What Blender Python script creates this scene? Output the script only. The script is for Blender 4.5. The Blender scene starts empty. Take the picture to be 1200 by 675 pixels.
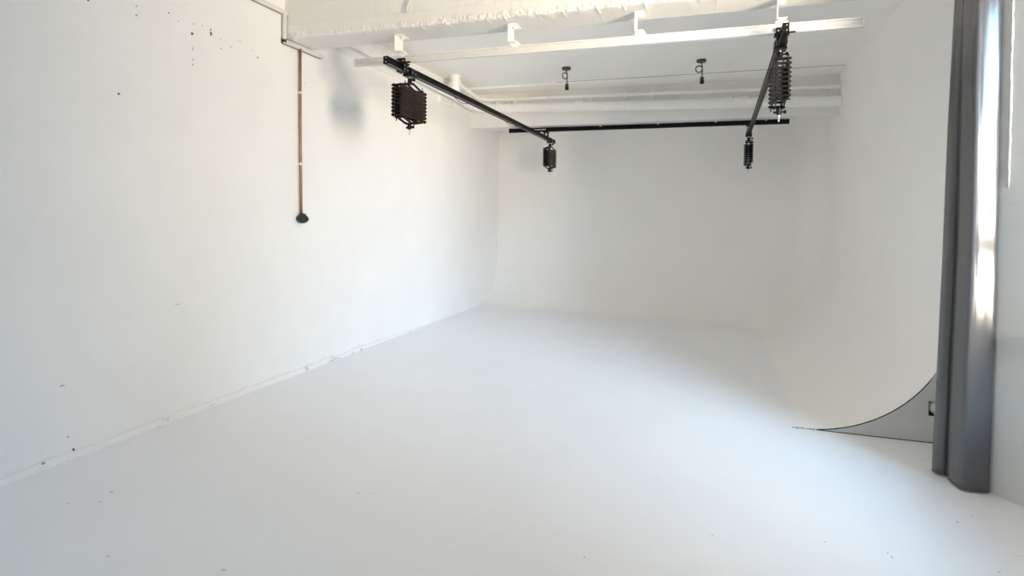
import bpy, bmesh, math, random
from mathutils import Vector, Matrix, noise

random.seed(4)
scene = bpy.context.scene
col = scene.collection
PI = math.pi

# ------------------------------------------------------------------ materials
def new_mat(name):
    m = bpy.data.materials.new(name)
    m.use_nodes = True
    nt = m.node_tree
    b = nt.nodes['Principled BSDF']
    return m, nt, b

def N(nt, kind, **kw):
    n = nt.nodes.new(kind)
    for k, v in kw.items():
        setattr(n, k, v)
    return n

def math_node(nt, op, a, b=None, clamp=False):
    n = N(nt, 'ShaderNodeMath', operation=op, use_clamp=clamp)
    for i, v in enumerate((a, b)):
        if v is None:
            continue
        if isinstance(v, (int, float)):
            n.inputs[i].default_value = v
        else:
            nt.links.new(v, n.inputs[i])
    return n.outputs[0]

def noise_tex(nt, scale, detail=4.0, rough=0.55, stretch=None):
    tc = N(nt, 'ShaderNodeTexCoord')
    src = tc.outputs['Object']
    if stretch:
        mp = N(nt, 'ShaderNodeMapping')
        mp.inputs['Scale'].default_value = stretch
        nt.links.new(src, mp.inputs['Vector'])
        src = mp.outputs['Vector']
    n = N(nt, 'ShaderNodeTexNoise')
    n.inputs['Scale'].default_value = scale
    n.inputs['Detail'].default_value = detail
    n.inputs['Roughness'].default_value = rough
    nt.links.new(src, n.inputs['Vector'])
    return n.outputs['Fac']

def ramp(nt, fac, c0, c1, p0=0.3, p1=0.7):
    r = N(nt, 'ShaderNodeValToRGB')
    r.color_ramp.elements[0].position = p0
    r.color_ramp.elements[1].position = p1
    r.color_ramp.elements[0].color = (*c0, 1)
    r.color_ramp.elements[1].color = (*c1, 1)
    nt.links.new(fac, r.inputs['Fac'])
    return r.outputs['Color']

def bump(nt, b, h, strength, dist=0.01):
    n = N(nt, 'ShaderNodeBump')
    n.inputs['Strength'].default_value = strength
    n.inputs['Distance'].default_value = dist
    nt.links.new(h, n.inputs['Height'])
    nt.links.new(n.outputs['Normal'], b.inputs['Normal'])

def plain(name, c, rough=0.5, metal=0.0, var=0.12, scale=30.0, spec=0.5, bmp=0.0):
    m, nt, b = new_mat(name)
    f = noise_tex(nt, scale)
    lo = tuple(x * (1 - var) for x in c)
    hi = tuple(min(1, x * (1 + var)) for x in c)
    nt.links.new(ramp(nt, f, lo, hi), b.inputs['Base Color'])
    b.inputs['Roughness'].default_value = rough
    b.inputs['Metallic'].default_value = metal
    b.inputs['Specular IOR Level'].default_value = spec
    if bmp:
        bump(nt, b, f, bmp)
    return m

def paint_material(name, c, rough, dirt=None, marks=None, plane='yz', foot=False, bmp=0.12, bscale=9.0, var=0.02):
    """white wall paint with faint blotches, plus holes and scuffs at fixed places of the wall"""
    m, nt, b = new_mat(name)
    f = noise_tex(nt, 1.7, 5, 0.6)
    colr = ramp(nt, f, tuple(x * (1 - var) for x in c), tuple(min(1, x * (1 + var)) for x in c))
    tc = N(nt, 'ShaderNodeTexCoord')
    if marks:
        warp = N(nt, 'ShaderNodeTexNoise')
        warp.inputs['Scale'].default_value = 45
        nt.links.new(tc.outputs['Object'], warp.inputs['Vector'])
        groups = {}
        for (y, z, ry, rz, d) in marks:
            groups.setdefault(d, []).append((y, z, ry, rz))
        for d, lst in groups.items():
            cur = None
            for (y, z, ry, rz) in lst:
                mp = N(nt, 'ShaderNodeMapping', vector_type='POINT')
                a, b2 = 1 / (ry * .62), 1 / (rz * .62)
                mp.inputs['Location'].default_value = (0, -y * a, -z * b2) if plane == 'yz' else (-y * a, -z * b2, 0)
                mp.inputs['Scale'].default_value = (0, a, b2) if plane == 'yz' else (a, b2, 0)
                nt.links.new(tc.outputs['Object'], mp.inputs['Vector'])
                ln = N(nt, 'ShaderNodeVectorMath', operation='LENGTH')
                nt.links.new(mp.outputs['Vector'], ln.inputs[0])
                v = ln.outputs['Value']
                cur = v if cur is None else math_node(nt, 'MINIMUM', cur, v)
            w = math_node(nt, 'SUBTRACT', warp.outputs['Fac'], 0.5)
            cur = math_node(nt, 'ADD', cur, math_node(nt, 'MULTIPLY', w, 1.2))
            msk = math_node(nt, 'MULTIPLY', math_node(nt, 'SUBTRACT', 1.25, cur), 3.0, True)
            msk = math_node(nt, 'MULTIPLY', msk, d)
            mx = N(nt, 'ShaderNodeMixRGB')
            nt.links.new(msk, mx.inputs['Fac'])
            nt.links.new(colr, mx.inputs['Color1'])
            mx.inputs['Color2'].default_value = (0.03, 0.035, 0.03, 1)
            colr = mx.outputs['Color']
    if foot:
        sx = N(nt, 'ShaderNodeSeparateXYZ')
        nt.links.new(tc.outputs['Object'], sx.inputs[0])
        band = math_node(nt, 'SUBTRACT', 1.0, math_node(nt, 'MULTIPLY', sx.outputs['Z'], 12.0), True)
        s = noise_tex(nt, 9, 6, 0.7, (1, 0.7, 2.4))
        s = math_node(nt, 'MULTIPLY', math_node(nt, 'SUBTRACT', s, 0.60), 14.0, True)
        msk = math_node(nt, 'MULTIPLY', math_node(nt, 'MULTIPLY', s, band), 0.75)
        mx = N(nt, 'ShaderNodeMixRGB')
        nt.links.new(msk, mx.inputs['Fac'])
        nt.links.new(colr, mx.inputs['Color1'])
        mx.inputs['Color2'].default_value = (0.22, 0.21, 0.19, 1)
        colr = mx.outputs['Color']
    if dirt:
        s = noise_tex(nt, dirt[0], 7, 0.72, dirt[3] if len(dirt) > 3 else None)
        s = math_node(nt, 'MULTIPLY', math_node(nt, 'SUBTRACT', s, dirt[1]), 12.0, True)
        mx = N(nt, 'ShaderNodeMixRGB')
        nt.links.new(math_node(nt, 'MULTIPLY', s, dirt[2]), mx.inputs['Fac'])
        nt.links.new(colr, mx.inputs['Color1'])
        mx.inputs['Color2'].default_value = (0.3, 0.29, 0.27, 1)
        colr = mx.outputs['Color']
    nt.links.new(colr, b.inputs['Base Color'])
    b.inputs['Roughness'].default_value = rough
    if bmp:
        bump(nt, b, noise_tex(nt, bscale, 6, 0.6), bmp)
    return m

# holes and scuffs in the left wall: along the wall, height, half sizes, darkness
MARKS = [(2.648, 2.789, .012, .010, .9), (3.219, 2.897, .009, .009, .9), (3.300, 2.863, .007, .007, .6),
         (3.419, 2.810, .017, .016, .95), (3.591, 2.889, .010, .012, .95), (3.593, 2.862, .013, .026, .95),
         (3.427, 2.702, .010, .022, .35), (3.427, 2.621, .014, .012, .35), (3.427, 2.585, .010, .009, .6),
         (3.692, 2.847, .008, .007, .6), (3.692, 2.774, .010, .010, .6), (4.088, 2.805, .011, .011, .9),
         (2.848, 2.256, .014, .012, .9), (2.973, 2.862, .010, .012, .35), (2.973, 2.800, .012, .010, .6),
         (3.433, 2.886, .009, .009, .6), (3.511, 2.897, .009, .009, .6), (3.796, 2.815, .008, .007, .6),
         (3.877, 2.885, .007, .006, .6), (3.895, 2.886, .007, .006, .6), (4.028, 2.85, .008, .009, .35),
         (2.497, .456, .020, .007, .6), (2.562, .050, .010, .011, .9), (2.378, .040, .016, .010, .6),
         (2.532, .137, .009, .008, .6), (3.30, .83, .030, .006, .35), (4.72, 2.73, .008, .007, .6)]

M_left = paint_material('left wall paint', (.89, .89, .89), .55, marks=MARKS, foot=True, bmp=.10)
M_white = paint_material('white paint', (.895, .88, .855), .55, bmp=.08)
M_cyc = paint_material('cove paint', (.91, .893, .865), .6, bmp=.03, bscale=3.0, var=.012)
# small scuffs on the floor: position, half sizes, darkness
FLOOR_MARKS = [(-3.005, 2.317, 0.012, 0.014, 0.45), (-2.96, 2.218, 0.022, 0.01, 0.25), (-2.457, 1.876, 0.016, 0.01, 0.3), (-1.768, 2.751, 0.02, 0.006, 0.35), (-0.501, 2.569, 0.007, 0.01, 0.4), (0.532, 3.071, 0.006, 0.008, 0.4), (0.792, 3.031, 0.007, 0.016, 0.4), (0.783, 3.064, 0.006, 0.01, 0.4), (1.193, 3.497, 0.008, 0.01, 0.5), (1.292, 3.596, 0.006, 0.008, 0.5), (1.2, 3.062, 0.008, 0.008, 0.5), (0.035, 2.955, 0.007, 0.01, 0.3), (-1.018, 4.316, 0.05, 0.012, 0.12), (-3.092, 2.15, 0.018, 0.01, 0.25), (-1.911, 1.965, 0.016, 0.012, 0.3)]
M_floor = paint_material('floor paint', (.865, .872, .89), .38, dirt=(5.0, .64, .30, (1, 3, 1)), marks=FLOOR_MARKS, plane='xy', bmp=.025, bscale=4.0, var=.015)
M_ceil = paint_material('ceiling paint', (.905, .89, .86), .6, bmp=.10, bscale=6)
M_beam = paint_material('rough concrete paint', (.77, .745, .71), .7, bmp=.35, bscale=26)
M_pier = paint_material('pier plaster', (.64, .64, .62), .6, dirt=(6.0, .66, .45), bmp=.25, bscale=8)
M_pipe = plain('white pipe paint', (.90, .885, .86), .45, var=.03, scale=12)
M_gloss = plain('white enamel', (.72, .705, .68), .4, var=.03)
M_panel = paint_material('end board paint', (.66, .66, .65), .6, bmp=.05)
M_gap = plain('dark gap', (.03, .03, .03), .8)
M_black = plain('black anodised metal', (.0065, .006, .0065), .42, metal=.0, var=.3, spec=.22)
M_brown = plain('dark brown steel', (.020, .0105, .009), .5, metal=.0, var=.35, scale=60, spec=.22)
M_steel = plain('bright steel', (.72, .71, .69), .3, metal=1.0, var=.08)
M_alu = plain('aluminium', (.6, .58, .55), .35, metal=.9, var=.08)
M_copper = plain('copper', (.36, .185, .13), .40, metal=.55, var=.22, scale=14)
M_bronze = plain('bronze brown', (.10, .075, .055), .4, metal=.6, var=.2)
M_cord = plain('dark cord', (.045, .040, .036), .6)
M_rubber = plain('black plastic', (.012, .012, .014), .3, var=.3)
M_paper = plain('crumpled paper', (.75, .75, .74), .8, var=.06, bmp=.4)
M_frame = plain('white window frame', (.75, .75, .74), .4, var=.03)

# grey curtain cloth with a silky vinyl sheen
M_curtain, nt, b = new_mat('grey vinyl curtain')
f = noise_tex(nt, 420, 3, .5)
nt.links.new(ramp(nt, f, (.085, .085, .088), (.10, .10, .103)), b.inputs['Base Color'])
b.inputs['Roughness'].default_value = .20
b.inputs['Specular IOR Level'].default_value = .55
bump(nt, b, noise_tex(nt, 14, 4, .55, (1, 1, .35)), .10, .01)

# window glass: clear pane with mirror-like sheen at grazing angles
M_glass = bpy.data.materials.new('window glass')
M_glass.use_nodes = True
nt = M_glass.node_tree
nt.nodes.clear()
out = N(nt, 'ShaderNodeOutputMaterial')
mix = N(nt, 'ShaderNodeMixShader')
tr = N(nt, 'ShaderNodeBsdfTransparent')
gl = N(nt, 'ShaderNodeBsdfGlossy')
gl.inputs['Roughness'].default_value = .03
tr.inputs['Color'].default_value = (.97, .98, .98, 1)
fr = N(nt, 'ShaderNodeLayerWeight')
sch = math_node(nt, 'ADD', math_node(nt, 'MULTIPLY', math_node(nt, 'POWER', fr.outputs['Facing'], 5.0), .9), .03)
nt.links.new(sch, mix.inputs[0])
nt.links.new(tr.outputs[0], mix.inputs[1])
nt.links.new(gl.outputs[0], mix.inputs[2])
nt.links.new(mix.outputs[0], out.inputs['Surface'])

# ------------------------------------------------------------------ mesh helpers
class MB:
    def __init__(self):
        self.bm = bmesh.new()

    def box(self, c, s, rot=None, bev=0.0):
        r = bmesh.ops.create_cube(self.bm, size=1.0)
        vs = r['verts']
        for v in vs:
            v.co = Vector((v.co.x * s[0], v.co.y * s[1], v.co.z * s[2]))
        if bev:
            es = list({e for v in vs for e in v.link_edges})
            rb = bmesh.ops.bevel(self.bm, geom=es, offset=bev, segments=2, affect='EDGES', profile=.5)
            vs = list({v for v in rb['verts']} | {v for v in vs if v.is_valid})
        m = Matrix.Translation(Vector(c))
        if rot is not None:
            m = m @ rot.to_4x4()
        for v in vs:
            v.co = m @ v.co
        return self

    def span(self, a, b2, bev=0.0):
        a, b2 = Vector(a), Vector(b2)
        return self.box((a + b2) / 2, [abs(x) for x in (b2 - a)], bev=bev)

    def bar(self, p0, p1, w, t, up=(0, 0, 1), bev=0.0):
        """flat bar from p0 to p1, w along `up`, t across"""
        p0, p1 = Vector(p0), Vector(p1)
        d = (p1 - p0)
        y = d.normalized()
        x = y.cross(Vector(up)).normalized()
        z = x.cross(y)
        rot = Matrix((x, y, z)).transposed()
        return self.box((p0 + p1) / 2, (t, d.length, w), rot, bev)

    def tube(self, pts, r, n=12, caps=True):
        pts = [Vector(p) for p in pts]
        rings = []
        ref = None
        for i, p in enumerate(pts):
            if i == 0:
                d = pts[1] - p
            elif i == len(pts) - 1:
                d = p - pts[i - 1]
            else:
                d = (pts[i + 1] - p).normalized() + (p - pts[i - 1]).normalized()
            d.normalize()
            if ref is None:
                ref = Vector((0, 0, 1)) if abs(d.z) < .9 else Vector((1, 0, 0))
            x = d.cross(ref).normalized()
            y = d.cross(x).normalized()
            ref = -y if y.dot(ref) < 0 else y
            rr = r[i] if isinstance(r, (list, tuple)) else r
            rings.append([self.bm.verts.new(p + (x * math.cos(a) + y * math.sin(a)) * rr)
                          for a in [2 * PI * k / n for k in range(n)]])
        for a, b2 in zip(rings, rings[1:]):
            for k in range(n):
                self.bm.faces.new((a[k], a[(k + 1) % n], b2[(k + 1) % n], b2[k]))
        if caps:
            self.bm.faces.new(rings[0])
            self.bm.faces.new(list(reversed(rings[-1])))
        return self

    def cyl(self, p0, p1, r, n=16):
        return self.tube([p0, p1], r, n)

    def lathe(self, c, prof, n=24, axis=(0, 0, 1)):
        """prof: (radius, height) pairs from the top to the bottom"""
        c = Vector(c)
        q = Vector((0, 0, 1)).rotation_difference(Vector(axis).normalized())
        rings = []
        for (r, h) in prof:
            rings.append([self.bm.verts.new(c + q @ Vector((r * math.cos(a), r * math.sin(a), h)))
                          for a in [2 * PI * k / n for k in range(n)]])
        for a, b2 in zip(rings, rings[1:]):
            for k in range(n):
                self.bm.faces.new((a[k], b2[k], b2[(k + 1) % n], a[(k + 1) % n]))
        self.bm.faces.new(rings[0])
        self.bm.faces.new(list(reversed(rings[-1])))
        return self

    def extrude_profile(self, prof, a, b2, side, up=(0, 0, 1)):
        """closed 2D profile (side, up) swept straight from a to b2"""
        a, b2, side, up = Vector(a), Vector(b2), Vector(side), Vector(up)
        r0 = [self.bm.verts.new(a + side * p + up * q) for p, q in prof]
        r1 = [self.bm.verts.new(b2 + side * p + up * q) for p, q in prof]
        n = len(prof)
        for k in range(n):
            self.bm.faces.new((r0[k], r0[(k + 1) % n], r1[(k + 1) % n], r1[k]))
        self.bm.faces.new(list(reversed(r0)))
        self.bm.faces.new(r1)
        return self

    def prism(self, poly, z0, z1):
        """plan polygon extruded in height"""
        a = [self.bm.verts.new((x, y, z0)) for x, y in poly]
        b2 = [self.bm.verts.new((x, y, z1)) for x, y in poly]
        n = len(poly)
        for k in range(n):
            self.bm.faces.new((a[k], a[(k + 1) % n], b2[(k + 1) % n], b2[k]))
        self.bm.faces.new(list(reversed(a)))
        self.bm.faces.new(b2)
        return self

    def grid(self, fn, nu, nv):
        vs = [[self.bm.verts.new(fn(i / nu, j / nv)) for j in range(nv + 1)] for i in range(nu + 1)]
        for i in range(nu):
            for j in range(nv):
                self.bm.faces.new((vs[i][j], vs[i + 1][j], vs[i + 1][j + 1], vs[i][j + 1]))
        return self

    def build(self, name, mat, parent=None, smooth=None, origin=None):
        bmesh.ops.recalc_face_normals(self.bm, faces=self.bm.faces[:])
        me = bpy.data.meshes.new(name)
        if origin is not None:
            bmesh.ops.translate(self.bm, verts=self.bm.verts[:], vec=-Vector(origin))
        self.bm.to_mesh(me)
        self.bm.free()
        me.materials.append(mat)
        o = bpy.data.objects.new(name, me)
        col.objects.link(o)
        if origin is not None:
            o.location = origin
        if parent is not None:
            o.parent = parent
        if smooth:
            for p in me.polygons:
                p.use_smooth = True
            if smooth < 180:
                me.set_sharp_from_angle(angle=math.radians(smooth))
        return o

def tag(o, label=None, cat=None, group=None, kind=None):
    if label: o['label'] = label
    if cat: o['category'] = cat
    if group: o['group'] = group
    if kind: o['kind'] = kind
    return o

def thing(name, loc, label, cat, group=None, rz=0.0):
    o = bpy.data.objects.new(name, None)
    o.empty_display_size = .1
    col.objects.link(o)
    o.location = loc
    o.rotation_euler = (0, 0, rz)
    return tag(o, label, cat, group)

def struct(o, label, cat):
    return tag(o, label, cat, kind='structure')

def copy_tree(o, parent=None):
    c = o.copy()
    col.objects.link(c)
    if parent is not None:
        c.parent = parent
    for ch in list(o.children):
        copy_tree(ch, c)
    return c

def catmull(pts, per=8):
    pts = [Vector(p) for p in pts]
    res = []
    for i in range(len(pts) - 1):
        p0 = pts[max(i - 1, 0)]; p1 = pts[i]; p2 = pts[i + 1]; p3 = pts[min(i + 2, len(pts) - 1)]
        for k in range(per):
            t = k / per
            res.append(.5 * ((2 * p1) + (p2 - p0) * t + (2 * p0 - 5 * p1 + 4 * p2 - p3) * t * t
                             + (-p0 + 3 * p1 - 3 * p2 + p3) * t ** 3))
    res.append(pts[-1])
    return res

# ------------------------------------------------------------------ room dimensions
XL, XR = -3.64, 1.58          # left wall, right side of the cove
ZC = 3.44                     # ceiling
YB = -3.2                     # wall behind the viewer
Y0 = 4.70                     # front edge of the cove's right side
BW = lambda x: 10.12 - .07 * (x - XL)   # back wall runs very slightly askew
RC = .93                      # cove radius

# floor
m = MB().grid(lambda u, v: (XL - .1 + u * 6.1, YB - .1 + v * 13.7, 0), 2, 2)
o = m.build('floor', M_floor)
struct(o, 'white painted studio floor sweeping up into the curved cove', 'floor')

# left wall
m = MB().span((XL - .12, YB - .1, -.02), (XL, 10.6, ZC + .1))
o = m.build('wall_left', M_left)
struct(o, 'long white plaster wall on the left with small holes and scuffs', 'wall')

# rough lip of paint at the foot of the left wall
def lip(u, v):
    y = -1.0 + u * 9.6
    h = .042 + .024 * noise.noise(Vector((0, y * 3.1, 0))) + .014 * noise.noise(Vector((5, y * 11, 0)))
    w = .026 + .016 * noise.noise(Vector((9, y * 2.3, 0))) + .006 * noise.noise(Vector((2, y * 14, 0)))
    k = max(.15, min(1, (8.6 - y) / 3.2))
    h, w = max(.008, h) * k, max(.004, w) * k
    a = v * PI / 2
    return (XL + .0005 + w * math.cos(a) ** .7, y, h * math.sin(a) ** .8)
o = MB().grid(lip, 420, 6).build('baseboard_left', M_left, smooth=180)
struct(o, 'lumpy lip of white paint along the foot of the left wall', 'baseboard')

# cyclorama: back wall, rounded corner, right wall and the coves to the floor, one sweep
def cyc_paths():
    rows = []
    zs = []
    na = 22
    for i in range(na + 1):
        a = (i / na) * PI / 2
        zs.append((RC * (1 - math.cos(a)), RC * (1 - math.sin(a))))
    zs += [(1.4, 0), (2.1, 0), (2.8, 0), (ZC, 0)]
    for (z, inset) in zs:
        rf = .42 + .35 * inset
        xr = XR - inset
        nseg, ncorner, nside = 40, 18, 24
        row = []
        xe = xr - rf
        ye = BW(xe) - inset
        for k in range(nseg + 1):
            x = XL + (xe - XL) * k / nseg
            row.append((x, BW(x) - inset, z))
        for k in range(1, ncorner + 1):
            a = PI / 2 * k / ncorner
            row.append((xe + rf * math.sin(a), ye - rf + rf * math.cos(a), z))
        ys = ye - rf
        for k in range(1, nside + 1):
            row.append((xr, ys + (Y0 - ys) * k / nside, z))
        rows.append(row)
    return rows
rows = cyc_paths()
m = MB()
vv = [[m.bm.verts.new(p if j else (p[0], p[1], .0006)) for p in row] for j, row in enumerate(rows)]
for a, b2 in zip(vv, vv[1:]):
    for k in range(len(a) - 1):
        m.bm.faces.new((a[k], a[k + 1], b2[k + 1], b2[k]))
o = m.build('wall_back', M_cyc, smooth=180)
o.data.polygons[0].use_smooth = True
struct(o, 'seamless white infinity cove curving from the floor into back and right walls', 'wall')

# board closing the front end of the right cove, with a cut-out for cables
hx0, hx1, hz0, hz1 = 1.420, 1.500, .183, .283
m = MB()
cove = []
for i in range(30):
    a = PI / 2 * i / 29
    cove.append((XR - RC + RC * math.sin(a), RC * (1 - math.cos(a))))
yp = Y0 - .012
def zc(x):
    t = min(1, max(0, (x - (XR - RC)) / RC))
    return RC * (1 - math.sqrt(max(0, 1 - t * t))) - .006
xs = sorted(set([XR - RC + .10 + i * (hx0 - XR + RC - .10) / 24 for i in range(25)] + [hx0, hx1, XR - .04, XR - .01, XR]))
for xa, xb in zip(xs, xs[1:]):
    if xa >= hx0 - 1e-6 and xb <= hx1 + 1e-6:
        segs = [(0.004, hz0, 0.004, hz0), (hz1, zc(xa), hz1, zc(xb))]
    else:
        segs = [(0.004, zc(xa), .004, zc(xb))]
    for (a0, a1, b0, b1) in segs:
        f4 = [(xa, a0), (xb, b0), (xb, b1), (xa, a1)]
        fr_ = [m.bm.verts.new((x, yp, z)) for x, z in f4]
        bk_ = [m.bm.verts.new((x, yp + .010, z)) for x, z in f4]
        m.bm.faces.new(fr_)
        m.bm.faces.new(list(reversed(bk_)))
        for k in range(4):
            m.bm.faces.new((fr_[k], bk_[k], bk_[(k + 1) % 4], fr_[(k + 1) % 4]))
o = m.build('trim_1', M_panel)
struct(o, 'grey white board closing the curved end of the cove by the curtain', 'end panel')
# dark-coloured sheet standing in for the shade behind the cracks and cut-out
m = MB()
pts = [(x, z) for x, z in cove if x > XR - RC + .10]
m.extrude_profile([(x, z - .003) for x, z in pts] + [(XR, .001), (pts[0][0], .001)], (0, yp + .058, 0), (0, yp + .060, 0), (1, 0, 0))
o = m.build('trim_2', M_gap)
struct(o, 'dark sheet standing in for the shaded hollow behind the cove end board', 'hollow')
m = MB()
m.tube([(x, Y0 - .004, z - .004) for x, z in cove if XR - RC + .07 < x < XR - .01], .0045, 6)
m.tube([(XR - RC + .09, Y0 - .012, .002), (XR - .01, Y0 - .012, .002)], .0035, 6)
o = m.build('trim_3', M_gap)
struct(o, 'dark crack tracing the curved edge of the cove', 'crack')
m = MB()
random.seed(9)
for i in range(9):
    x = XR - RC - .06 + i * .022
    m.box((x, Y0 - .01 + random.uniform(-.006, .006), .002), (random.uniform(.008, .026), random.uniform(.004, .012), .004),
          Matrix.Rotation(random.uniform(-.6, .6), 3, 'Z'))
o = m.build('trim_4', plain('chipped edge', (.16, .15, .14), .9, var=.5, scale=80))
struct(o, 'chipped dark paint at the tip of the cove', 'chipped edge')

# paper stuffed into the cut-out
def wad(u, v):
    a, t = u * 2 * PI, v * PI
    r = 1 + .35 * noise.noise(Vector((3 * math.sin(t) * math.cos(a), 3 * math.sin(t) * math.sin(a), 3 * math.cos(t) + 4)))
    return (1.466 + .034 * r * math.sin(t) * math.cos(a), yp + .022 + .020 * r * math.sin(t) * math.sin(a), .236 + .042 * r * math.cos(t))
o = MB().grid(wad, 20, 14).build('crumpled_paper', M_paper)
tag(o, 'crumpled white paper stuffed in the square hole of the cove end board', 'paper')

# ceiling: main slab, and the slightly lower strip in front of the bulkhead
m = MB().span((XL - .1, YB - .1, ZC), (2.4, 10.6, ZC + .12))
o = m.build('ceiling', M_ceil)
struct(o, 'flat white ceiling above the cove', 'ceiling')
m = MB().extrude_profile([(8.40, ZC + .01), (8.40, ZC - .030), (8.85, ZC - .030), (8.85, ZC + .01)],
                         (XL, 0, 0), (XR, 0, 0), (0, 1, 0))
o = m.build('trim_5', M_ceil)
struct(o, 'lower white ceiling strip in front of the pipes', 'ceiling strip')
m = MB().span((-2.15, 8.392, ZC - .003), (XR - .01, 8.399, ZC + .002))
o = m.build('trim_6', plain('hairline gap', (.22, .21, .20), .9))
struct(o, 'thin dark joint across the ceiling boards', 'ceiling joint')

# bulkhead along the back wall
m = MB().extrude_profile([(8.80, ZC), (8.80, 2.885), (10.6, 3.045), (10.6, ZC)], (XL, 0, 0), (XR + .01, 0, 0), (0, 1, 0))
o = m.build('trim_7', paint_material('shade-toned bulkhead', (.84, .825, .80), .6, bmp=.08))  # same white as the pipes, darkened: shade behind them put into the colour
struct(o, 'white boxed bulkhead above the back wall', 'bulkhead')

# concrete beam across the ceiling
BX0, BX1 = XL, 1.75
BF, BK, BZ = 4.42, 4.775, 3.05
def rough(x, s, k):
    return noise.noise(Vector((x * k, s, 3.1)))
def beam_pt(u, v):
    x = BX0 + u * (BX1 - BX0)
    # around the section: down the front face, along the soffit, up the back
    prof = [(BF, ZC), (BF, 3.180), (BF - .006, 3.172), (BF - .006, 3.10), (BF - .008, BZ + .018), (BF + .004, BZ + .004), (BF + .022, BZ),
            (4.55, BZ), (BK - .06, BZ), (BK - .006, BZ), (BK, BZ + .006), (BK, ZC)]
    k = v * (len(prof) - 1)
    i = min(int(k + 1e-6), len(prof) - 2)
    t = k - i
    y = prof[i][0] * (1 - t) + prof[i + 1][0] * t
    z = prof[i][1] * (1 - t) + prof[i + 1][1] * t
    edge = 1.0 if 3.2 < k < 6.6 else 0.15
    y += edge * (.0045 * rough(x, z * 50 + y * 40, 85) + .011 * rough(x, y * 9 + z * 9, 13) + .008 * rough(x, z * 30, 38))
    z += edge * (.009 * rough(x, y * 11 + z * 6 + 7, 11) - .016 * max(0, rough(x, 2.0, 26) - .15))
    return (x, y, z)
o = MB().grid(beam_pt, 1100, 44).build('trim_8', M_beam, smooth=35)
struct(o, 'white painted rough concrete beam across the ceiling', 'beam')

# right-hand pier, splayed window reveal, sill wall, near wall
P = [(XR, Y0 - .002), (XR, 4.25), (1.435, 4.10), (1.432, 4.013)]
SD = Vector((.60, -.80))
pe = (1.432 + SD.x * .80, 4.013 + SD.y * .80)          # the reveal meets the window here
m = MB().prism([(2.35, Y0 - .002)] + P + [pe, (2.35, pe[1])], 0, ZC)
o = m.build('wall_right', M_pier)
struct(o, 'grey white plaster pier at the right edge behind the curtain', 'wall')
WX = pe[0]
WY1 = pe[1]
WY0 = 1.38
V0, V1, VS, VH = -2.3, -.35, .85, 2.40          # added unseen window behind the viewer's shoulder, an opening for fill light
m = MB()
m.prism([(2.35, WY0), (WX, WY0), (1.60, 1.05), (1.60, V1), (2.35, V1)], 0, ZC)
m.prism([(2.35, V0), (1.60, V0), (1.60, YB - .1), (2.35, YB - .1)], 0, ZC)
m.span((1.60, V0, 0), (2.35, V1, VS))
m.span((1.60, V0, VH), (2.35, V1, ZC))
o = m.build('wall_right_near', M_white)
struct(o, 'white wall beside the viewer right of the window', 'wall')
SZ, HZ = .80, 3.02
m = MB()
m.span((WX, WY0, 0), (2.35, WY1, SZ))
m.span((WX, WY0, HZ), (2.35, WY1, ZC))
o = m.build('trim_9', M_white)
struct(o, 'white wall below and above the side window', 'wall')
m = MB().span((XL - .1, YB - .12, 0), (2.35, YB, ZC))
o = m.build('wall_front', M_white)
struct(o, 'white wall behind the viewer', 'wall')

# sill with a rounded end, just showing at the right edge
m = MB()
sp = []
sx, sy = 1.432 + SD.x * .262, 4.013 + SD.y * .262
nx, ny = -.80, -.60
sill = [(sx, sy), (sx + nx * .03, sy + ny * .03), (sx + nx * .05 + SD.x * .02, sy + ny * .05 + SD.y * .02),
        (sx + nx * .05 + SD.x * .4, sy + ny * .05 + SD.y * .4), (WX - .005, WY1 - .12), (WX - .005, WY1 - .002), (WX - .002, WY1)]
m.prism(sill, .845, .905)
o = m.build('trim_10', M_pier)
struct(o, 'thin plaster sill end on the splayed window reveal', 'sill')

# crusty bead of plaster down the reveal that catches the window light
m = MB()
bx, by = 1.432 + SD.x * .152, 4.013 + SD.y * .152
random.seed(2)
pts, rad = [], []
zz = 1.68
while zz < ZC:
    k = min(1, (zz - 1.66) / .1)
    pts.append((bx + nx * .002 + random.uniform(-.0015, .0015), by + ny * .002 + random.uniform(-.0015, .0015), zz))
    rad.append((.0052 + random.uniform(-.0022, .0022)) * k)
    zz += random.uniform(.015, .035)
m.tube(pts, rad, 8)
o = m.build('trim_11', M_gloss, smooth=180)
struct(o, 'crusty white plaster bead down the window reveal', 'plaster bead')

# side windows: frame, transom, panes
def make_window(name, label, fx, y0, y1, z0, z1, tz):
    w = thing(name, (fx, (y0 + y1) / 2, z0), label, 'window')
    w['kind'] = 'structure'
    loc = lambda p: (p[0] - w.location.x, p[1] - w.location.y, p[2] - w.location.z)
    fx0, fx1 = fx - .03, fx + .03
    m = MB()
    for a, b2 in [((fx0, y0, z0), (fx1, y0 + .06, z1)), ((fx0, y1 - .06, z0), (fx1, y1, z1)),
                  ((fx0, y0, z0), (fx1, y1, z0 + .06)), ((fx0, y0, z1 - .06), (fx1, y1, z1))]:
        m.span(loc(a), loc(b2), bev=.004)
    m.build('window_frame', M_frame, w)
    m = MB().span(loc((fx0, y0 + .06, tz - .07)), loc((fx1, y1 - .06, tz + .07)), bev=.004)
    m.build('transom', M_frame, w)
    for a, b2 in ((z0 + .06, tz - .07), (tz + .07, z1 - .06)):
        m = MB().span(loc((fx0 + .026, y0 + .06, a)), loc((fx0 + .032, y1 - .06, b2)))
        m.build('pane', M_glass, w)
make_window('window_1', 'tall white side window beyond the right edge', WX + .10, WY0, WY1, SZ, HZ, 1.34)
make_window('added_window', 'added unseen white side window behind the viewer, for fill light', 2.10, V0, V1, VS, VH, 1.33)  # made up so cool fill light can reach the left wall

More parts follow.
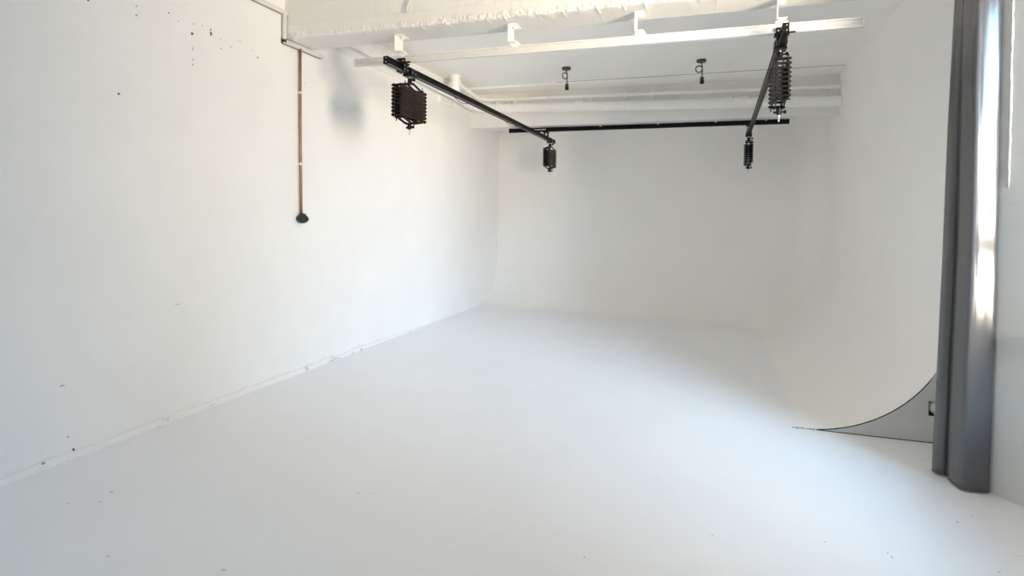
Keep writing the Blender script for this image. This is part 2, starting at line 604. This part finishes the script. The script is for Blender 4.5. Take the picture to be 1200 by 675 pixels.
# ------------------------------------------------------------------ curtain
def interp(z, tab):
    for (z0, v0), (z1, v1) in zip(tab, tab[1:]):
        if z <= z1:
            t = max(0, (z - z0) / (z1 - z0))
            return v0 + (v1 - v0) * t
    return tab[-1][1]
def curtain_plan(z):
    a = interp(z, [(0, 0), (.79, .019), (1.29, .029), (2.05, .040), (2.79, .059), (3.45, .070)])    # drift of the narrow roll
    wv = interp(z, [(0, .072), (.79, .066), (1.3, .070), (2.05, .060), (2.79, .044), (3.45, .034)])  # its width
    c = interp(z, [(0, 0), (.81, .012), (1.3, .022), (2.03, .024), (2.76, .027), (3.45, .030)])      # drift of the wide fold
    e = interp(z, [(0, 0), (.85, .007), (1.31, .010), (2.0, .006), (2.7, 0), (3.45, -.003)])
    L = 1.279 + a
    pts = [(L + .030, 4.205), (L + .006, 4.170), (L, 4.135), (L + .010, 4.103), (L + .5 * wv, 4.082), (L + .85 * wv, 4.092), (L + wv, 4.118),
           (L + wv + .006, 4.155),
           (1.334 + c, 4.100), (1.326 + c, 4.050), (1.325 + c, 4.008), (1.330 + c, 3.960), (1.337 + c * .9, 3.924), (1.353 + c * .7, 3.9025),
           (1.380 + c * .5, 3.9003), (1.412 + c * .3, 3.9025), (1.442 + e * .5, 3.9055), (1.468 + e, 3.9095), (1.479 + e, 3.915), (1.479 + e, 3.924)]
    return pts
npl = len(curtain_plan(0))
per = 7
NZ = 90
def cur(z):
    pp = [Vector((x, y, 0)) for x, y in curtain_plan(z)]
    res = catmull(pp, per)
    outp = []
    for i, q in enumerate(res):
        s = i / (len(res) - 1)
        amp = .0028
        dy = amp * noise.noise(Vector((s * 5, z * 1.1, 2))) + .0012 * noise.noise(Vector((s * 16, z * 4.5, 8)))
        outp.append((q.x + dy * .5, q.y + dy, z))
    return outp
m = MB()
rws = []
for j in range(NZ + 1):
    z = .012 + (ZC - .014) * j / NZ
    rws.append([m.bm.verts.new(p) for p in cur(z)])
for a, b2 in zip(rws, rws[1:]):
    for k in range(len(a) - 1):
        m.bm.faces.new((a[k], a[k + 1], b2[k + 1], b2[k]))
curtain = m.build('curtain', M_curtain, smooth=180, origin=(1.40, 4.0, 0))
sol = curtain.modifiers.new('cloth thickness', 'SOLIDIFY')
sol.thickness = .003
tag(curtain, 'long grey vinyl curtain gathered in two rolls beside the right pier', 'curtain')
m = MB()
hem = []
for j in range(0, NZ + 1, 2):
    z = .012 + (ZC - .014) * j / NZ
    q = cur(z)[-1]
    hem.append((q[0] + .001 - 1.40, q[1] + .003 - 4.0, z))
m.tube(hem, .0035, 8)
m.build('hem', M_curtain, curtain, smooth=180)

# ------------------------------------------------------------------ rails
def ibeam(w_, h_, t=.007):
    a, c = w_ / 2, h_ / 2
    return [(-a, -c), (a, -c), (a, -c + t), (t * .8, -c + t * 1.6), (t * .8, -.004), (t * 1.6, -.004), (t * 1.6, .004), (t * .8, .004),
            (t * .8, c - t * 1.6), (a, c - t), (a, c), (-a, c), (-a, c - t),
            (-t * .8, c - t * 1.6), (-t * .8, .004), (-t * 1.6, .004), (-t * 1.6, -.004), (-t * .8, -.004), (-t * .8, -c + t * 1.6), (-a, -c + t)]

# white cross rail
RY, RZ = 4.65, 2.857
wr = thing('ceiling_rail', (-1.05, RY, RZ - .033), 'white metal rail hung below the concrete beam across the room', 'rail')
def lw(p): return Vector(p) - wr.location
m = MB()
m.extrude_profile(ibeam(.042, .066, .010), lw((-3.05, RY, RZ)), lw((.965, RY, RZ)), (0, 1, 0))
m.build('track', M_gloss, wr)
for x, s in ((-3.05, -1), (.965, 1)):
    m = MB()
    m.span(lw((x, RY - .023, RZ - .034)), lw((x + s * .012, RY + .023, RZ + .034)), bev=.003)
    c = m.build('end_cap', M_gloss, wr)
    for dz in (-.018, .018):
        m = MB().cyl(lw((x + s * .010, RY, RZ + dz)), lw((x + s * .016, RY, RZ + dz)), .006, 10)
        m.build('screw', M_alu, c)

# C-shaped hangers between beam and rail
M_hang = plain('white steel', (.88, .865, .84), .4, var=.03)
def make_hanger():
    h = thing('rail_hanger', (0, 0, 0), '', 'hanger', 'white channel hangers holding the cross rail')
    z1, z0 = BZ - .001, 2.904
    m = MB()
    m.span((-.003, -.075, z0), (.003, .065, z1))
    m.span((-.003, -.075, z1 - .006), (.062, .065, z1))
    m.span((-.003, -.075, z0), (.062, .065, z0 + .006))
    m.build('bracket', M_hang, h)
    m = MB()
    m.cyl((.036, .0, z1 - .006), (.036, .0, z1 - .016), .017, 18)
    m.cyl((.036, .0, z1 - .016), (.036, .0, z1 - .026), .010, 6)
    m.build('bolt', M_hang, h)
    m = MB()
    m.span((-.010, -.030 + .02, z0 - .012), (.075, .030 + .02, z0), bev=.002)
    for s in (-1, 1):
        m.span((.008, .020 + s * .024 - .003, z0 - .030), (.060, .020 + s * .024 + .003, z0 - .008), bev=.001)
    m.cyl((.034, .02, z0 + .004), (.034, .02, z0 + .024), .008, 8)
    m.cyl((.060, .0, z0 + .004), (.060, .0, z0 + .016), .006, 8)
    m.build('rail_clip', M_hang, h)
    return h
HX = [-2.605, -1.573, -.564, .423]
HL = ['white channel hanger above the left black rail, leftmost of four on the beam',
      'second white channel hanger from the left, between beam and white rail',
      'third white channel hanger from the left, right of the beam middle',
      'white channel hanger above the right black rail, rightmost of four']
h0 = make_hanger()
for i, x in enumerate(HX):
    h = h0 if i == 0 else copy_tree(h0)
    h.location = (x, 4.63, 0)
    h['label'] = HL[i]

# black back rail under the bulkhead
br = thing('back_rail', (-1.04, 9.1, 2.835), 'long black metal rail fixed under the bulkhead along the back wall', 'rail')
def lb(p): return Vector(p) - br.location
m = MB()
m.extrude_profile(ibeam(.042, .066, .008), lb((-3.10, 9.09, 2.866)), lb((1.02, 9.10, 2.863)), (0, 1, 0))
m.span(lb((-3.10, 9.082, 2.836)), lb((1.02, 9.098, 2.896)))
m.build('track', M_black, br)
for x in (-2.74, -1.62, -.76, .05, .72):
    m = MB()
    m.span(lb((x - .022, 9.07, 2.896)), lb((x + .022, 9.13, 2.914)), bev=.003)
    m.span(lb((x - .012, 9.066, 2.880)), lb((x + .012, 9.074, 2.900)), bev=.002)
    m.build('mounting_clip', M_gloss, br)
m = MB().span(lb((-2.87, 9.064, 2.835)), lb((-2.45, 9.070, 2.897)), bev=.002)
pl = m.build('label_plate', M_black, br)
for i, (x, wd) in enumerate([(-2.735, .020), (-2.705, .026), (-2.655, .022), (-2.622, .016), (-2.597, .018), (-2.570, .018), (-2.543, .018), (-2.516, .018), (-2.490, .016)]):
    m = MB().span(lb((x - wd / 2, 9.0615, 2.858)), lb((x + wd / 2, 9.064, 2.874)))
    m.build('lettering', M_gloss, pl)

# travelling black rails running towards the back wall
def make_sliding_rail(pn, pf, label):
    pn, pf = Vector(pn), Vector(pf)
    r = thing('sliding_rail', pn, label, 'rail', 'black rails sliding under the white cross rail')
    d = (pf - pn)
    dn = d.normalized()
    side = Vector((dn.y, -dn.x, 0)).normalized()
    at = lambda y: dn * ((y - pn.y) / dn.y)
    m = MB().extrude_profile(ibeam(.040, .062, .008), Vector((0, 0, 0)), d, side)
    m.build('track', M_black, r)
    for s in (-1, 1):
        m = MB()
        m.bar(side * (s * .0205) + Vector((0, 0, -.0285)), side * (s * .0205) + d + Vector((0, 0, -.0285)), .0035, .0012)
        m.build('track_lip', M_alu, r)
    for p, s in ((Vector((0, 0, 0)), -1), (d, 1)):
        m = MB().box(p + dn * (s * .004), (.044, .010, .066), bev=.002)
        c = m.build('end_cap', M_black, r)
        for dz in (-.018, .016):
            m = MB().cyl(p + dn * (s * .008) + Vector((.006, 0, dz)), p + dn * (s * .012) + Vector((.006, 0, dz)), .005, 8)
            m.build('screw', M_alu, c)
    # near carriage clamped on the white rail
    q = at(RY)
    zr = RZ - pn.z                                   # centre height of the white rail above this track
    m = MB()
    m.box(q + Vector((0, 0, zr - .040)), (.100, .085, .012), bev=.002)
    for s in (-1, 1):
        m.box(q + Vector((0, s * .030, zr - .018)), (.084, .010, .044), bev=.002)
        m.box(q + Vector((0, s * .026, zr + .002)), (.070, .010, .010), bev=.002)
    for s in (-1, 1):
        m.box(q + side * (s * .030) + Vector((0, 0, .002)), (.010, .090, .084), bev=.002)
    m.box(q + side * .064 + Vector((0, -.020, zr - .030)), (.050, .012, .012), bev=.003)
    c = m.build('carriage', M_black, r)
    for sy in (-1, 1):
        for z_ in (-.018, .018):
            m = MB().cyl(q + side * .034 + Vector((0, sy * .026, z_)), q + side * .040 + Vector((0, sy * .026, z_)), .0065, 10)
            m.build('roller_bolt', M_alu, c)
        m = MB().cyl(q + Vector((sy * .026, -.034, zr - .018)), q + Vector((sy * .026, -.041, zr - .018)), .006, 10)
        m.build('roller_bolt', M_alu, c)
    # far carriage under the back rail
    q = at(9.1)
    zb = 2.832 - (pn.z + q.z)
    m = MB()
    m.box(q + Vector((0, 0, zb - .012)), (.085, .110, .010), bev=.002)
    for s in (-1, 1):
        m.box(q + side * (s * .028) + Vector((0, 0, (zb - .047) / 2)), (.009, .085, zb + .015), bev=.001)
    m.build('carriage', M_black, r)
    return r, (lambda y: pn + at(y))
rl, rl_at = make_sliding_rail((-2.585, 4.38, 2.783), (-2.475, 9.56, 2.728), 'black sliding rail on the left, running from white rail towards the back wall')
for y0, y1, s in ((5.75, 6.10, .022), (7.30, 7.75, .026)):
    m = MB()
    m.tube([rl_at(y0 + (y1 - y0) * k / 10) - rl.location + Vector((-.016, 0, -.032 - s * math.sin(PI * k / 10))) for k in range(11)], .0035, 6)
    m.build('cable', M_cord, rl)
rr_, rr_at = make_sliding_rail((.458, 4.38, 2.783), (.505, 9.35, 2.732), 'black sliding rail on the right, running steeply towards the back wall')

# ------------------------------------------------------------------ pantographs
PW, PD, PN, PH = .45, .082, 8, .032
def make_pantograph():
    """hangs from z = 0 (underside of its rail) downwards; the scissors lie along y"""
    p = thing('pantograph', (0, 0, 0), '', 'pantograph', 'black scissor pantographs hanging from the sliding rails')
    m = MB()                                           # trolley: cheeks, wheels and bottom plate
    m.box((0, 0, -.010), (.085, .11, .012), bev=.002)
    for s in (-1, 1):
        m.box((s * .036, 0, .018), (.008, .10, .060), bev=.002)
        for sy in (-1, 1):
            m.cyl((s * .022, sy * .03, .008), (s * .034, sy * .03, .008), .012, 14)
    t = m.build('trolley', M_black, p)
    for sx in (-1, 1):
        for sy in (-1, 1):
            m = MB().cyl((sx * .039, sy * .03, .012), (sx * .046, sy * .03, .012), .0065, 10)
            m.build('axle_bolt', M_alu, t)
    m = MB()                                           # swivel stud and receiver
    m.cyl((0, 0, -.014), (0, 0, -.030), .011, 14)
    m.build('stud', M_steel, p)
    m = MB()
    m.lathe((0, 0, 0), [(.017, -.028), (.020, -.032), (.020, -.074), (.016, -.082)], 18)
    m.cyl((0, 0, -.046), (.042, -.012, -.046), .006, 10)
    m.cyl((.040, -.012, -.046), (.054, -.016, -.046), .014, 12)
    m.build('socket', M_black, p)
    z0 = -.130                                         # top of the scissors
    zb = z0 - PN * PH
    # triangular yokes at top and bottom
    for sgn, zt, za in ((1, -.078, z0), (-1, zb - .045, zb)):
        m = MB()
        for sx in (-1, 1):
            x = sx * (PD / 2 - .012)
            for sy in (-1, 1):
                m.bar((x, sy * .018, zt), (x, sy * PW * .44, za + sgn * .006), .022, .005, up=(0, 0, 1))
            m.bar((x, -.030, zt + sgn * -.004), (x, .030, zt + sgn * -.004), .016, .005)
        m.cyl((-PD / 2, 0, zt), (PD / 2, 0, zt), .009, 12)
        m.build('yoke', M_black, p)
    # scissor arms
    for i in range(PN):
        za, zb_ = z0 - i * PH, z0 - (i + 1) * PH
        for sx in (-1, 1):
            for k, sy in enumerate((-1, 1)):
                x = sx * (PD / 2 - k * .007)
                m = MB()
                m.bar((x, -sy * (PW / 2 + .012), za + .001), (x, sy * (PW / 2 + .012), zb_ - .001), .0285, .006, bev=.001)
                m.build('scissor_arm', M_brown, p)
    # cross rods at the joints
    for i in range(PN + 1):
        z = z0 - i * PH
        for sy in (-1, 1):
            m = MB().cyl((-PD / 2 - .012, sy * PW / 2, z), (PD / 2 + .012, sy * PW / 2, z), .0085, 10)
            m.build('cross_rod', M_black, p)
    for i in range(PN):
        z = z0 - (i + .5) * PH
        m = MB().cyl((-PD / 2 - .010, 0, z), (PD / 2 + .010, 0, z), .005, 8)
        m.build('centre_pin', M_black, p)
    # balance springs up the middle
    for sy in (-1, 1):
        m = MB()
        turns, n = 26, 260
        m.tube([(.011 * math.cos(2 * PI * turns * k / n), sy * .055 + .011 * math.sin(2 * PI * turns * k / n), z0 - .01 - (PN * PH - .02) * k / n) for k in range(n + 1)], .0016, 5)
        m.build('spring', M_alu, p)
    # side guide plates and pins that stick out of the stack
    for sy in (-1, 1):
        for sz, zz_ in ((1, z0), (-1, zb)):
            m = MB().box((0, sy * PW * .36, zz_ + sz * .016), (PD + .03, .030, .006), bev=.001)
            m.cyl((sz * PD / 2, sy * PW * .36, zz_ + sz * .010), (sz * PD / 2, sy * PW * .36, zz_ + sz * .045), .0045, 8)
            m.build('guide_plate', M_black, p)
    m = MB()                                           # lower receiver, knob and spigot
    zt = zb - .045
    m.lathe((0, 0, 0), [(.016, zt + .004), (.019, zt - .002), (.019, zt - .046), (.014, zt - .054)], 18)
    m.cyl((-.030, .008, zt - .034), (.034, -.008, zt - .034), .006, 10)
    m.cyl((.032, -.008, zt - .034), (.048, -.012, zt - .034), .013, 12)
    m.cyl((-.034, .008, zt - .034), (-.026, .006, zt - .034), .010, 12)
    m.build('receiver', M_black, p)
    m = MB().lathe((0, 0, 0), [(.008, zt - .050), (.008, zt - .078), (.005, zt - .084), (.0065, zt - .088), (.0065, zt - .100), (.003, zt - .104)], 14)
    m.build('spigot', M_steel, p)
    return p
PANT = [(rl_at, 4.78, 0, 'folded brown-black pantograph on near end of left black rail, before the left wall'),
        (rl_at, 9.32, 0, 'small dark pantograph at the far end of the left black rail'),
        (rr_at, 4.755, .0, 'folded black pantograph under the white rail at near end of right black rail'),
        (rr_at, 9.24, 0, 'narrow dark pantograph at the far end of the right black rail')]
p0 = make_pantograph()
for i, (f_, y, off, lab) in enumerate(PANT):
    p = p0 if i == 0 else copy_tree(p0)
    q = f_(y)
    p.location = (q.x + off, q.y, q.z - .0325)
    p['label'] = lab

# ------------------------------------------------------------------ pendant sockets
def make_pendant(tilt, coil):
    p = thing('pendant_socket', (0, 0, ZC), '', 'pendant light', 'bare pendant sockets on the ceiling')
    m = MB().lathe((0, 0, 0), [(.056, 0), (.058, -.006), (.058, -.022), (.050, -.032), (.012, -.034), (.010, -.046)], 28)
    m.build('canopy', M_bronze, p, smooth=35)
    m = MB()
    pts = [(0, 0, -.036), (.003, 0, -.055), (.010, 0, -.080)]
    n = 40
    R_ = .040
    ca, sa = math.cos(tilt), math.sin(tilt)
    for k in range(n * coil + 1):
        a = -2 * PI * k / n
        pts.append((.013 - R_ * ca + R_ * math.cos(a) * ca, (R_ * math.cos(a) - R_) * sa + .006 * k / n, -.112 + R_ * math.sin(a)))
    pts += [(.013, .006 * coil, -.135), (.012, .004, -.160), (.010, .002, -.215)]
    m.tube(pts, .0068, 8)
    m.build('cord', M_cord, p, smooth=180)
    m = MB().lathe((.010, .002, -.205), [(.008, 0), (.022, -.010), (.024, -.018), (.024, -.046)], 20)
    s = m.build('socket', M_bronze, p, smooth=35)
    m = MB().lathe((.010, .002, -.251), [(.024, 0), (.026, -.006), (.026, -.038), (.020, -.040), (.019, -.020)], 20)
    m.build('socket_ring', M_rubber, s, smooth=35)
    return p
a = make_pendant(.9, 1)
a.location = (-1.815, 7.60, ZC)
a['label'] = 'bare brown pendant socket with narrow cord loop, left of the two on ceiling'
c = make_pendant(.15, 2)
c.location = (-.137, 7.67, ZC)
c['label'] = 'bare brown pendant socket with round coiled cord, right of the two on ceiling'

# ------------------------------------------------------------------ pipes
def arc(c, u, v, r, n=8):
    c, u, v = Vector(c), Vector(u), Vector(v)
    return [c + u * (r * math.cos(PI / 2 * k / n)) + v * (r * math.sin(PI / 2 * k / n)) for k in range(n + 1)]
# thick waste pipe: along the left wall, round the corner, across the bulkhead
dp = thing('drain_pipe', (XL + .14, 8.7, 3.15), 'thick white drain pipe across the bulkhead and along the left wall top', 'pipe')
def ld(p): return Vector(p) - dp.location
zt = lambda x: 3.172 - .028 * (x + 3.06)
m = MB()
path = [(XL + .12, 4.80, 3.30), (XL + .12, 8.28, 3.215)]
path += [tuple(q) for q in arc((XL + .42, 8.38, 0), (-1, 0, 0), (0, 1, 0), .30)]
path = [p if p[2] > 1 else (p[0], p[1], 3.20 - .004 * i) for i, p in enumerate(path)]
path.append((XR - .002, 8.68, zt(XR)))
m.tube([ld(p) for p in path], .070, 20)
m.build('pipe', M_pipe, dp, smooth=50)
for x, wd in ((-3.16, .02), (-1.86, .11), (.20, .11)):
    m = MB().cyl(ld((x - wd / 2, 8.68, zt(x))), ld((x + wd / 2, 8.68, zt(x))), .084, 22)
    m.build('coupling', M_pipe, dp, smooth=50)
for x in (-2.86, -1.70):
    m = MB().cyl(ld((x - .012, 8.68, zt(x))), ld((x + .012, 8.68, zt(x))), .078, 20)
    m.box(ld((x, 8.66, zt(x) + .085)), (.03, .03, .03), bev=.004)
    m.box(ld((x, 8.66, zt(x) - .085)), (.03, .03, .03), bev=.004)
    m.build('pipe_clamp', M_pipe, dp, smooth=50)
m = MB()
m.lathe(ld((.37, 8.66, zt(.37) + .045)), [(.02, .036), (.085, .030), (.10, .012), (.085, -.006), (.02, -.01)], 26, axis=(0, -.45, 1))
m.build('cleaning_cover', M_pipe, dp, smooth=40)
m = MB()
m.cyl(ld((XL + .24, 7.62, 3.20)), ld((XL + .24, 7.62, ZC)), .062, 18)
m.cyl(ld((XL + .24, 7.62, ZC - .045)), ld((XL + .24, 7.62, ZC)), .072, 18)
m.build('riser', M_pipe, dp, smooth=50)
# thin pipe above it
tp = thing('thin_pipe', (XL + .3, 8.7, 3.33), 'thin white pipe running above the thick drain pipe', 'pipe')
def lt(p): return Vector(p) - tp.location
zn = lambda x: 3.290 - .0135 * (x + 2.4)
m = MB()
path = [(XL + .22, 7.80, 3.438), (XL + .22, 7.80, 3.40), (XL + .22, 7.86, 3.360), (XL + .22, 8.46, 3.305)] + \
       [(p.x, p.y, 3.300) for p in arc((XL + .44, 8.48, 0), (-1, 0, 0), (0, 1, 0), .22)] + [(XR - .002, 8.70, zn(XR))]
m.tube([lt(p) for p in path], .026, 14)
m.build('pipe', M_pipe, tp, smooth=50)
for x in (-3.02, -1.20, -.82):
    m = MB().cyl(lt((x - .014, 8.70, zn(x))), lt((x + .014, 8.70, zn(x))), .034, 16)
    m.span(lt((x - .012, 8.70, zn(x) - .05)), lt((x + .012, 8.80, zn(x) - .02)))
    m.box(lt((x, 8.68, zn(x) + .036)), (.024, .024, .024), bev=.003)
    m.build('pipe_clip', M_pipe, tp, smooth=50)
m = MB().span(lt((1.47, 8.788, 3.10)), lt((1.49, 8.80, 3.34)))
m.build('strap', M_pipe, tp)

# cable along the top of the left wall with a small junction box
cb = thing('wall_cable', (XL, 6.5, 3.16), 'thin white cable clipped along the top of the left wall', 'cable')
m = MB()
m.tube([(.006, y - 6.5, .004 * math.sin(y * 4)) for y in [4.95 + .12 * k for k in range(32)]], .0055, 8)
m.build('cable', M_pipe, cb, smooth=180)
jb = thing('junction_box', (XL, 7.82, 3.13), 'small white junction box high on the left wall below the black rail', 'junction box')
m = MB().span((.0, -.24, -.055), (.035, .24, .045), bev=.006)
m.build('box', M_pipe, jb)
for k in range(5):
    m = MB().box((.037, -.17 + k * .085, 0), (.006, .055, .055), bev=.003)
    m.build('cover', M_gloss, jb)

# cable trunking stepping round the beam
tk = thing('cable_trunking', (XL + .001, 4.47, 3.05), 'white cable trunking stepping down round the beam on the left wall', 'cable trunking')
def lk(p): return Vector(p) - tk.location
m = MB().span(lk((XL + .002, 2.6, 3.262)), lk((XL + .03, 4.47, 3.30)), bev=.003)
m.build('upper_run', M_gloss, tk)
m = MB().span(lk((XL + .002, 4.378, 3.012)), lk((XL + .032, 4.408, 3.30)), bev=.003)
m.build('drop', M_gloss, tk)
m = MB().span(lk((XL + .002, 4.378, 3.008)), lk((XL + .032, 4.95, 3.046)), bev=.003)
m.build('lower_run', M_gloss, tk)
m = MB()  # thin dark strips along the edges of the trunking
m.span(lk((XL + .002, 4.412, 3.05)), lk((XL + .012, 4.420, 3.30)))
m.span(lk((XL + .002, 4.42, 3.046)), lk((XL + .012, 4.92, 3.052)))
m.span(lk((XL + .002, 4.370, 3.006)), lk((XL + .008, 4.378, 3.06)))
m.span(lk((XL + .002, 4.374, 3.06)), lk((XL + .006, 4.378, 3.26)))
m.span(lk((XL + .002, 4.378, 3.003)), lk((XL + .008, 4.93, 3.008)))
m.span(lk((XL + .002, 2.6, 3.258)), lk((XL + .006, 4.37, 3.262)))
m.build('dark_outline', plain('dark outline', (.12, .12, .11), .9), tk)

# copper pipe with a black fitting
cp = thing('copper_pipe', (XL, 4.63, 1.47), 'vertical copper pipe on the left wall below the beam with black fitting', 'pipe')
m = MB()
m.tube([(.026, -.030, 1.545), (.026, -.022, .9), (.026, -.008, .35), (.026, .0, .02)], .0125, 16)
m.build('pipe', M_copper, cp, smooth=180)
for z, y in ((1.142, -.022), (.486, -.010)):
    m = MB().cyl((.026, y, z - .012), (.026, y, z + .012), .0175, 16)
    m.span((0, y - .012, z - .010), (.026, y + .012, z + .010))
    m.build('pipe_clip', M_gloss, cp, smooth=50)
m = MB().lathe((.036, .004, -.018), [(.016, .046), (.028, .042), (.034, .030), (.052, .014), (.060, -.004), (.054, -.022), (.038, -.036), (.018, -.044)], 26, axis=(.25, -.18, 1))
m.build('fitting', M_rubber, cp, smooth=40)
# little wire loop on the face of the beam
m = MB()
pts = [(-2.374, 4.440, 3.302), (-2.374, 4.412, 3.30), (-2.376, 4.402, 3.26), (-2.392, 4.396, 3.205), (-2.394, 4.394, 3.180), (-2.386, 4.394, 3.164), (-2.374, 4.394, 3.160),
       (-2.362, 4.394, 3.165), (-2.356, 4.394, 3.182), (-2.360, 4.396, 3.21), (-2.372, 4.402, 3.26), (-2.372, 4.412, 3.30), (-2.372, 4.440, 3.302)]
m.tube([p - Vector((0, .012, 0)) for p in catmull(pts, 5)], .006, 8)
o = m.build('wire_loop', M_gloss, smooth=180, origin=(-2.374, 4.40, 3.23))
tag(o, 'small white wire loop hanging on the front of the concrete beam', 'wire loop')

# ------------------------------------------------------------------ light
world = bpy.data.worlds.new('sky')
scene.world = world
world.use_nodes = True
bg = world.node_tree.nodes['Background']
bg.inputs['Color'].default_value = (.86, .92, 1.0, 1)
bg.inputs['Strength'].default_value = 0.3

def area(name, loc_, size, size_y, power, direction, colr):
    l = bpy.data.lights.new(name, 'AREA')
    l.shape = 'RECTANGLE'
    l.size, l.size_y = size, size_y
    l.energy = power
    l.color = colr
    ob = bpy.data.objects.new(name, l)
    col.objects.link(ob)
    ob.location = loc_
    ob.rotation_euler = Vector(direction).to_track_quat('-Z', 'Y').to_euler()
    return ob
L1 = area('daylight_facade', (4.1, .7, 1.6), 1.8, 2.3, 450, (-7.0, 7.6, .9), (1, .84, .65))
L1.data.spread = math.radians(120)
L2 = area('daylight_sky', (5.6, -1.1, 3.95), 3.0, 2.0, 640, (-7.2, 8.0, -3.3), (.30, .63, 1))
L2.data.spread = math.radians(120)
L3 = area('added_fill_rear', (4.3, -2.8, 2.75), 2.2, 1.2, 48, (-7.9, 5.2, -2.0), (.20, .60, 1))  # added cool fill for the lower left wall
L3.data.spread = math.radians(110)

# ------------------------------------------------------------------ camera
cam = bpy.data.cameras.new('camera')
cam.sensor_fit = 'HORIZONTAL'
cam.sensor_width = 36
cam.lens = 696.68 / 1200 * 36
cam.shift_y = -(337.5 - 263.89) / 1200
cam.clip_start = .05
co = bpy.data.objects.new('camera', cam)
col.objects.link(co)
R_ = Matrix(((0.9484865652430222, -0.01680924352467731, 0.3163711189183081),
             (0.31657387223963795, 0.011142341565908669, -0.948502415199682),
             (0.012418493012259548, 0.9997966280982132, 0.01588972859263943)))
co.matrix_world = Matrix.Translation((0, 0, 1.5)) @ R_.to_4x4()
scene.camera = co

scene.cycles.max_bounces = 24
scene.cycles.diffuse_bounces = 18

vs = scene.view_settings
vs.view_transform = 'Standard'
vs.look = 'None'
vs.exposure = 0.0
vs.gamma = 1.0
vs.use_curve_mapping = False
